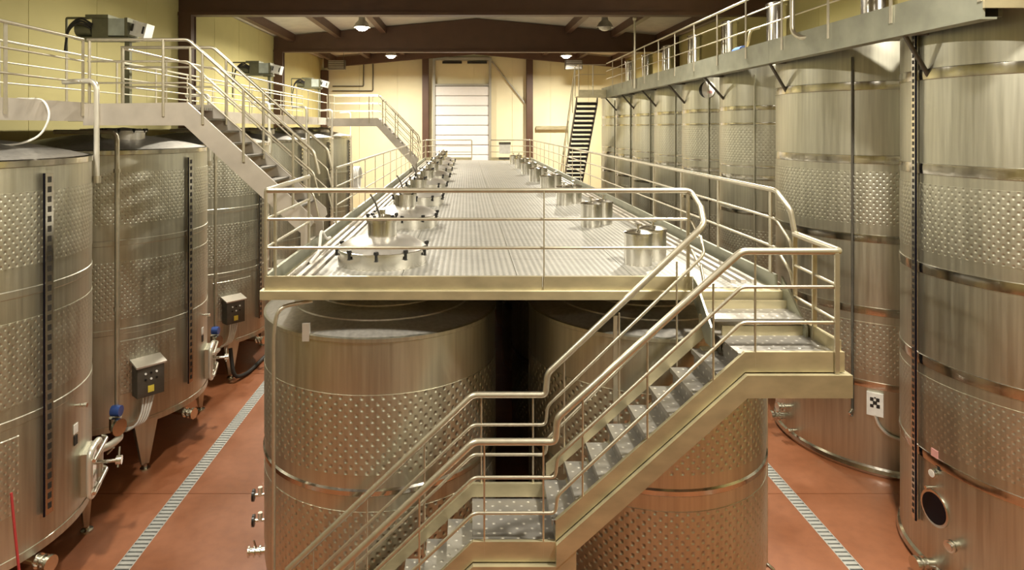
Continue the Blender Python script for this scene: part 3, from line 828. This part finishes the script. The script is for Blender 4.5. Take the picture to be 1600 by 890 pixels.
# fittings of the nearest tank
gauge(bt, RR, 173, .56, 7.2, side=1, w=.04, slot=.085)
ph = MB().disc(pol(RR - .02, 184, .90), pol(1, 184), .225, .035, 32).local('porthole_ring', 'hoop_steel', bt)
MB().disc(pol(RR + .01, 184, .90), pol(1, 184), .19, .012, 32).local('porthole_glass', 'glass_dark', ph)
th = MB().disc(pol(RR, 184, 1.36), pol(1, 184), .06, .05, 20).local('dial_gauge', 'hatch_steel', bt)
MB().disc(pol(RR + .05, 184, 1.36), pol(1, 184), .048, .004, 20).local('dial_face', 'label_white', th)
stub(bt, RR, 184, 1.18, .014, .09, 'sample_tap')
e = pol(1, 184); t_ = Vector((-e.y, e.x, 0)); c = e * (RR + .006)
MB().obox((c.x, c.y, 1.62), e, t_, (0, 0, 1), .004, .055, .05).local('info_label', 'label_pink', bt)
for dx, dz in ((-.04, 1.52), (.03, 1.50), (.07, 1.46)):
    c = e * (RR + .006) + t_ * dx
    MB().obox((c.x, c.y, dz), e, t_, (0, 0, 1), .004, .022, .028).local('pictogram', 'dark_slot', bt)
stub(bt, RR, 194, .62, .05, .14, 'side_outlet', cap=False)
s = stub(bt, RR, 183, .16, .06, .22, 'drain_outlet')
stub(bt, RR, 196, .30, .025, .10, 'small_outlet')
# fittings of the second tank
e = pol(1, 225); q = e * (RR + .03)
MB().tube([(q.x, q.y, 7.1), (q.x, q.y, 1.0), (q.x - .03, q.y - .03, .93)], .02, 8).local('thin_tube', 'box_grey', btB)
MB().tube([(q.x, q.y, 1.03), (q.x - .08, q.y - .05, .98)], .03, 8).local('tap', 'hatch_steel', btB)
e = pol(1, 235.5); t_ = Vector((-e.y, e.x, 0)); c = e * (RR + .03)
lbx = MB().obox((c.x, c.y, 1.22), e, t_, (0, 0, 1), .03, .12, .19).local('label_box', 'label_white', btB)
c = e * (RR + .062)
for (du, dv, hu, hv) in ((-.045, .075, .025, .03), (.04, .075, .025, .03), (0, .02, .03, .03), (-.045, -.035, .025, .025), (.045, -.03, .025, .03), (0, .105, .012, .012)):
    cc = c + t_ * du
    MB().obox((cc.x, cc.y, 1.23 + dv), e, t_, (0, 0, 1), .003, hu, hv).local('dark_mark', 'dark_slot', lbx)
pts = [pol(RR + .04, 235.5, 1.04), pol(RR + .05, 237, .88), pol(RR + .05, 241, .75), pol(RR + .05, 250, .68), pol(RR + .05, 262, .66)]
MB().tube(pts, .026, 10, .1).local('conduit', 'white_pipe', btB)
stub(btB, RR, 184, .58, .05, .20, 'side_outlet')
stub(btB, RR, 178, .32, .06, .22, 'drain_outlet')
stub(btB, RR, 190, .22, .025, .12, 'small_outlet')

SR = 1.3; SX = 7.6
sm_ = thing('slim_tank', '', 'tank')
MB().lathe([(SR, .14), (SR, 7.30), (SR - .02, 7.32)], 72).local('shell', 'tank_steel', sm_)
MB().lathe([(SR - .2, 0), (SR + .02, .01), (SR + .04, .06), (SR, .15)], 64).local('base_ring', 'hoop_steel', sm_)
MB().lathe([(SR - .02, 7.32), (1.0, 7.33), (.3, 7.62), (.001, 7.66)], 48).local('lid', 'tank_steel', sm_)
for z0, z1 in ((5.05, 5.88), (2.6, 3.5)):
    MB().lathe([(SR, z0), (SR + .006, z0 + .001), (SR + .006, z1 - .001), (SR, z1)], 72).local('dimple_jacket', 'jacket_slim', sm_)
for z, w in ((6.34, .055), (5.97, .03), (4.98, .03), (4.72, .06), (3.9, .05)):
    MB().lathe([(SR, z - w), (SR + .010, z - w * .9), (SR + .013, z), (SR + .010, z + w * .9), (SR, z + w)], 72).local('hoop', 'hoop_steel', sm_)
MB().lathe([(.22, 7.6), (.22, 8.86), (.25, 8.87), (.25, 8.92), (.1, 8.97), (.001, 8.98)], 28).local('neck', 'hatch_steel', sm_)
q = pol(SR + .03, 224)
MB().tube([(q.x, q.y, 7.1), (q.x, q.y, 1.0)], .02, 8).local('thin_tube', 'tank_steel', sm_)
for k in range(6):
    y = 15.7 + 2.8 * k
    o = sm_ if k == 0 else copy_tree(sm_, (SX, y, 0))
    o.location = (SX, y, 0)
    tag(o, ['slim right tank next to the second tall tank', 'slim right tank with the round black and pink notice', 'slim right tank third from the tall tanks',
            'slim right tank fourth from the tall tanks', 'slim right tank fifth from the tall tanks', 'farthest slim right tank beside the dark catwalk stairs'][k], 'tank', 'slim right tanks')
# round notice on the second slim tank
sn = thing('round_notice', 'round pale notice with black crescent and pink patch on a slim tank', 'sign', (SX, 18.5, 6.9))
e = pol(1, 222); t_ = Vector((-e.y, e.x, 0)); c0 = Vector((SX, 18.5, 6.92)) + e * (SR + .004)
MB().disc(c0, e, .23, .03, 32).build('disc', 'label_white', sn)
cr = MB(); vs = []; N = 18
for i in range(N + 1):
    a = math.radians(100 + 160 * i / N)
    w = .085 * math.sin(PI * i / N)
    for r in (.225, .225 - w):
        p = c0 + e * .034 + t_ * -(-math.cos(a)) * r + Vector((0, 0, math.sin(a) * r)); vs.append(p)
vs2 = [p + e * .004 for p in vs]
fs = []
n2 = len(vs)
for i in range(N):
    a = 2 * i
    fs += [(a, a + 1, a + 3, a + 2), (a + n2, a + 2 + n2, a + 3 + n2, a + 1 + n2), (a, a + 2, a + 2 + n2, a + n2), (a + 1, a + 1 + n2, a + 3 + n2, a + 3)]
cr.add(vs + vs2, fs); cr.build('crescent', 'black_plastic', sn)
pc = c0 + e * .034 + t_ * .09 + Vector((0, 0, -.07))
MB().obox(pc, e, t_, (0, 0, 1), .004, .07, .035).build('patch', 'label_pink', sn)

# ------------------------------------------------------------------ right catwalk
CX, CZ = 5.75, 7.40
cw = thing('right_catwalk', 'high steel catwalk along the tops of the right tanks', 'catwalk', (CX, 7.13, 7.1))
y = 7.13
while y < 27.2:
    y2 = min(27.3, y + 5.05)
    MB().box((CX, y + .003, 7.12), (CX + .03, y2 - .003, 7.54)).build('fascia', 'catwalk_steel', cw); y = y2
MB().box((CX - .03, 7.13, 7.10), (CX + .16, 27.3, 7.125)).build('lower_flange', 'catwalk_steel', cw)
MB().box((CX + .03, 7.16, 7.355), (6.5, 27.3, 7.395)).build('deck', 'galvanised', cw)
MB().box((CX, 7.10, 7.22), (7.2, 7.13, 7.54)).build('end_fascia', 'galvanised', cw)
MB().box((5.98, 7.2, 7.14), (6.03, 27.3, 7.35)).build('inner_beam', 'box_grey', cw)
for yc in (8.52, 12.31) + tuple(15.7 + 2.8 * k for k in range(5)):
    xi = 6.15 if yc < 13 else 6.31
    MB().tube([(xi, yc, 6.58), (CX + .08, yc, 7.12)], .03, 8).build('bracket', 'box_grey', cw)
    MB().tube([(xi, yc, 7.14), (CX + .1, yc, 7.14)], .028, 8).build('cross_bar', 'box_grey', cw)
# landing at the far end
MB().box((4.62, 26.35, 7.14), (CX, 27.3, 7.18)).build('landing', 'galvanised', cw)
MB().box((4.60, 26.32, 7.10), (CX, 26.35, 7.42)).build('landing_fascia', 'galvanised', cw)
CRT = 8.50
tubes = [([(CX, 7.16, CRT), (CX, 26.3, CRT)], .024, 'top_rail')] + [([(CX, 7.16, z), (CX, 26.3, z)], .014, 'mid_rail') for z in (8.18, 7.86)]
posts = [(CX - .01, 7.16 + 1.5 * k, 7.3, CRT) for k in range(13)]
rail_thing('catwalk guard rail above the tall right tanks', (CX, 7.16, 7.4), tubes, posts, flat='x')
tubes = [([(CX - .02, 26.33, CRT - .05), (4.62, 26.33, CRT - .05), (4.62, 27.3, CRT - .05), (4.66, 33.2, 2.0)], .022, 'top_rail'), ([(CX - .02, 26.33, 8.05), (4.62, 26.33, 8.05), (4.62, 27.3, 8.05), (4.66, 33.2, 1.6)], .014, 'mid_rail')]
rail_thing('rail round the far landing and down the dark catwalk stairs', (4.62, 26.33, 7.2), tubes, [(4.62, 26.33, 7.2, CRT - .05), (5.2, 26.33, 7.2, CRT - .05), (4.62, 27.25, 7.2, CRT - .05)] + [(4.64, 28.0 + 1.3 * k, 6.5 - 1.3 * k * 1.1, 7.6 - 1.3 * k * 1.1) for k in range(4)])
fs_ = thing('catwalk_stair', 'dark steep stair from the far catwalk end down to the floor', 'stair', (5.1, 27.3, 0))
n = 34; run = 6.6 / n
srct = None
for i in range(n):
    z = 7.16 - (i + 1) * 7.16 / (n + 1); y = 27.3 + i * run
    if srct is None:
        srct = MB().box((4.72, y, z - .03), (5.56, y + .22, z)).build('tread', 'pale_steel', fs_); z_0 = z
    else: inst(srct, fs_, (0, i * run, z - z_0))
    if i == 0: srcr = MB().box((4.72, y - .004, z - .14), (5.56, y + .004, z - .03)).build('riser', 'dark_slot', fs_)  # black sheets put into the tread gaps to make them dark
    else: inst(srcr, fs_, (0, i * run, z - z_0))
for x in (4.68, 5.56):
    MB().prism([(27.28, 7.2), (27.28, 6.9), (33.9, -.0), (34.15, 0)], 'x', x, x + .04).build('stringer', 'box_grey', fs_)
pl = thing('tall_pole', 'tall pale pole with a round knob rising above the catwalk rail', 'pole', (5.72, 21.7, 7.4))
MB().tube([(5.70, 21.7, 7.2), (5.70, 21.7, 9.5)], .035, 10).build('shaft', 'rail_steel', pl)
MB().lathe([(.001, 9.48), (.06, 9.52), (.07, 9.58), (.05, 9.64), (.001, 9.66)], 14, (5.70, 21.7, 0)).build('knob', 'rail_steel', pl)
hb = MB().tube([(5.70, 11.2, 9.2), (5.70, 11.2, 7.55), (5.74, 11.0, 7.42), (5.80, 10.8, 7.42)], .04, 12, .2).build('grab_pole', 'rail_steel')
tag(hb, 'thick pale grab pole curving in at the catwalk edge', 'pole')
bp_ = thing('blue_pump', 'small blue pump standing on the right catwalk by a tank neck', 'pump', (6.35, 14.6, 7.4))
MB().tube([(6.25, 14.4, 7.6), (6.25, 14.8, 7.6)], .13, 16).build('motor', 'blue_paint', bp_)
MB().box((6.1, 14.35, 7.395), (6.4, 14.85, 7.46)).build('base', 'label_white', bp_)
MB().tube([(6.25, 14.35, 7.62), (6.25, 14.2, 7.75), (6.3, 14.2, 8.05), (6.5, 14.2, 8.1)], .03, 8, .1).build('spout', 'galvanised', bp_)

# ------------------------------------------------------------------ left catwalk and cross stairs
LX, WZ = -5.5, 6.20
lw = thing('left_catwalk', 'pale steel catwalk above the left tank tops', 'catwalk', (LX, 3.0, 5.98))
for ya, yb in ((3.0, 9.2), (9.2, 14.6), (14.6, 20), (20, 26.3), (26.3, 30.6)):
    MB().box((LX - .03, ya + .003, 5.98), (LX, yb - .003, 6.25)).build('fascia', 'pale_steel', lw)
src = None
for k in range(19):
    y = 3.0 + k * 1.45
    if src is None: src = MB().box((-8.82, y + .004, 6.16), (LX - .03, y + 1.446, 6.19)).build('deck_plate', 'checker_plate', lw)
    else: inst(src, lw, (0, k * 1.45, 0))
for y in (5.5, 10.2, 14.2, 18.2, 22.2, 26):
    MB().box((-8.82, y - .05, 6.02), (-5.53, y + .05, 6.15)).build('cross_beam', 'box_grey', lw)
LRT = 7.15
def left_rail(x, ya, yb, label, n):
    tubes = [([(x, ya, LRT), (x, yb, LRT)], .022, 'top_rail')] + [([(x, ya, z), (x, yb, z)], .014, 'mid_rail') for z in (6.84, 6.54)]
    posts = [(x, ya + (yb - ya) * k / n, 6.05, LRT) for k in range(n + 1)]
    rail_thing(label, (x, ya, 6.2), tubes, posts, flat='x')
left_rail(LX + .01, 3.0, 9.16, 'left catwalk inner rail before the near stairs landing', 4)
left_rail(LX + .01, 10.2, 25.2, 'left catwalk inner rail between the two left stairs', 10)
left_rail(-6.73, 3.0, 26.3, 'left catwalk outer rail along the yellow wall', 15)
def cross_stair(ya, yb, xt, xb, zb, which):
    """landing from the catwalk and a flight running down towards the platform"""
    zt = 6.25
    s = thing('cross_stair', '%s left stair from the catwalk down to the platform' % which, 'stair', (xt, (ya + yb) / 2, 4.1))
    sl = (zt - zb) / (xb - xt)
    for y0, nm in ((ya, 'near_stringer'), (yb, 'far_stringer')):
        poly = [(LX, zt - .02), (xt, zt), (xb, zb), (xb + .02, zb - .10), (xb - .12, zb - .28), (xt - .05, zt - .33), (LX, zt - .33)]
        MB().prism(poly, 'y', y0 - .02, y0 + .02).build(nm, 'pale_steel', s)
    MB().box((LX, ya + .02, 6.15), (xt, yb - .02, 6.19)).build('landing', 'checker_plate', s)
    n = 9
    src = None
    for i in range(1, n):
        x = xt + (xb - xt) * (i - .5) / n; z = 6.19 - (6.19 - 4.12) * i / n
        z = zt - .08 - (zt - zb) * (i - .2) / n
        if src is None: src = MB().box((x - .12, ya + .02, z - .03), (x + .12, yb - .02, z)).build('tread', 'box_grey', s); x0, z0 = x, z
        else: inst(src, s, (x - x0, 0, z - z0))
    for y0 in (ya, yb):
        MB().box((xb - .16, y0 - .018, PZ + .02), (xb - .04, y0 + .018, zb - .2)).build('foot_plate', 'pale_steel', s)
    for y0, nm in ((ya, 'near'), (yb, 'far')):
        tubes = []
        for k, (r, nmm) in enumerate(((.024, 'handrail'), (.015, 'mid_rail'), (.013, 'mid_rail'))):
            dz = .31 * k
            end = [(xb + .02, y0, zb + .93 - dz), (xb + .10, y0, max(zb + .60 - dz, PZ + .15))]
            tubes.append(([(LX + .05, y0, LRT - dz), (xt, y0, LRT - dz)] + end, r, nmm))
        posts = []
        for f in (.12, .45, .85):
            x = xt + (xb - xt) * f; z = zt + (zb - zt) * f
            posts.append((x, y0 - .025, z - .12, z + .90 + .03 * f))
        posts += [(xt - .35, y0 - .025, 6.05, LRT), (LX + .08, y0, 6.05, LRT)]
        rail_thing('%s handrail of the %s left stair' % (nm, which), (xt, y0, 6.2), tubes, posts, name='stair_railing')
cross_stair(9.2, 10.1, -4.0, -2.22, 4.62, 'near')
cross_stair(25.3, 26.2, -3.5, -1.98, 4.62, 'far')

# ------------------------------------------------------------------ drive units above the left catwalk
def drive_unit(x, y, label):
    u = thing('drive_unit', label, 'machine', (x, y, 6.2), 'drive units above the left catwalk')
    z = 7.72
    MB().box((x + .45, y - .1, 6.19), (x + .55, y, z)).build('post', 'box_olive', u)
    MB().box((x + .3, y - .15, z - .08), (x + .6, y + .05, z - .04)).build('post_head', 'box_olive', u)
    MB().tube([(x - .80, y, z - .8), (x - .80, y, z + .42), (x + .1, y, z + .42)], .025, 8, .03).build('frame', 'box_olive', u)
    MB().box((x - .15, y - .22, z), (x + .18, y + .2, z + .40)).build('gear_case', 'box_olive', u)
    MB().box((x - .26, y - .26, z + .38), (x + .2, y + .24, z + .45)).build('top_cover', 'box_olive', u)
    MB().box((x + .18, y - .22, z + .03), (x + .52, y + .2, z + .38)).build('cabinet', 'box_pale', u)
    MB().box((x + .52, y - .24, z + .02), (x + .58, y + .22, z + .39)).build('collar', 'box_olive', u)
    p = MB().obox((x + .76, y, z + .17), (1, 0, -.25), (0, 1, 0), (.25, 0, 1), .15, .16, .15).build('end_box', 'label_white', u)
    for dx, dz in ((-.10, .03), (.12, -.03)):
        MB().obox((x + .76 + dx, y - .205, z + .17 + dz), (1, 0, -.25), (0, 1, 0), (.25, 0, 1), .018, .01, .075).build('slot', 'dark_slot', p)
    MB().box((x - .5, y - .25, z - .05), (x + .60, y + .22, z)).build('shelf', 'box_olive', u)
    MB().tube([(x - .50, y - .1, z + .16), (x - .18, y - .1, z + .16)], .14, 16).build('motor', 'box_olive', u)
    for k in range(3):
        MB().tube([(x - .12, y - .26 - .02 * k, z + .25 - .05 * k), (x - .35, y - .28 - .02 * k, z + .40 - .05 * k), (x - .60, y - .28, z + .20 - .03 * k), (x - .68, y - .25, z - .3)], .022, 8, .25, 6).build('cable', 'rubber', u)
drive_unit(-7.45, 13.2, 'nearest grey drive unit with black cables above the left catwalk')
drive_unit(-7.35, 22.3, 'middle grey drive unit, left of the second wall column')
drive_unit(-7.35, 29.8, 'farthest grey drive unit before the corner column')

# ------------------------------------------------------------------ small things on the platform
hc = MB()
pts = []
for k in range(49):
    a = 2 * PI * k / 12; pts.append((PX0 - .05 - .012 * k / 12 * 3, 13.75 + .26 * math.cos(a), 4.78 + .26 * math.sin(a)))
hc.tube(pts, .018, 8)
tag(hc.build('hose_coil', 'white_cable'), 'coiled grey hose hung on the left platform rail', 'hose')
wp = MB().tube([(-2.05, 9.6, PZ + .14), (-2.05, 9.35, PZ + .16), (-2.08, 9.15, PZ + .34), (-2.05, 8.9, PZ + .06), (-2.02, 8.3, PZ + .05)], .022, 8, .12, 5).build('short_hose', 'white_cable')
tag(wp, 'short pale hose on the platform edge at the near stair foot', 'hose')
for k in range(3):
    y = UYS[k]
    lv = MB().tube([(-1.12 - .02, y - .1, 4.72), (-1.20, y - .14, 4.92), (-1.26, y - .15, 5.02)], .013, 8, .05).build('dip_rod', 'box_grey')
    tag(lv, 'thin dark dip rod leaning out of the %s hatch neck from the front' % ORD[k], 'rod', 'dip rods in the hatch necks')

# ------------------------------------------------------------------ unseen platform under the photographer; its tanks added for reflections in the steel
vp = thing('viewing_platform', 'chequer plate platform under the photographer', 'platform', (0.6, -2.0, 4.1))
MB().box((-2.6, -6.5, 4.06), (3.8, 1.75, 4.1)).build('deck', 'checker_plate', vp)
MB().box((-2.64, 1.75, 3.95), (3.84, 1.79, 4.2)).build('fascia', 'galvanised', vp)
for x, lab in ((-1.12, 'left'), (2.34, 'right')):
    tk = thing('wine_tank', 'unseen dimpled tank on the %s under the photographer platform, added for reflections' % lab, 'tank', (x, 0.1, 0))
    for ch in tr.children:
        if ch.name.split('.')[0] in ('shell', 'dimple_jacket', 'hoop', 'lid', 'rim', 'base_dish', 'leg'): inst(ch, tk)
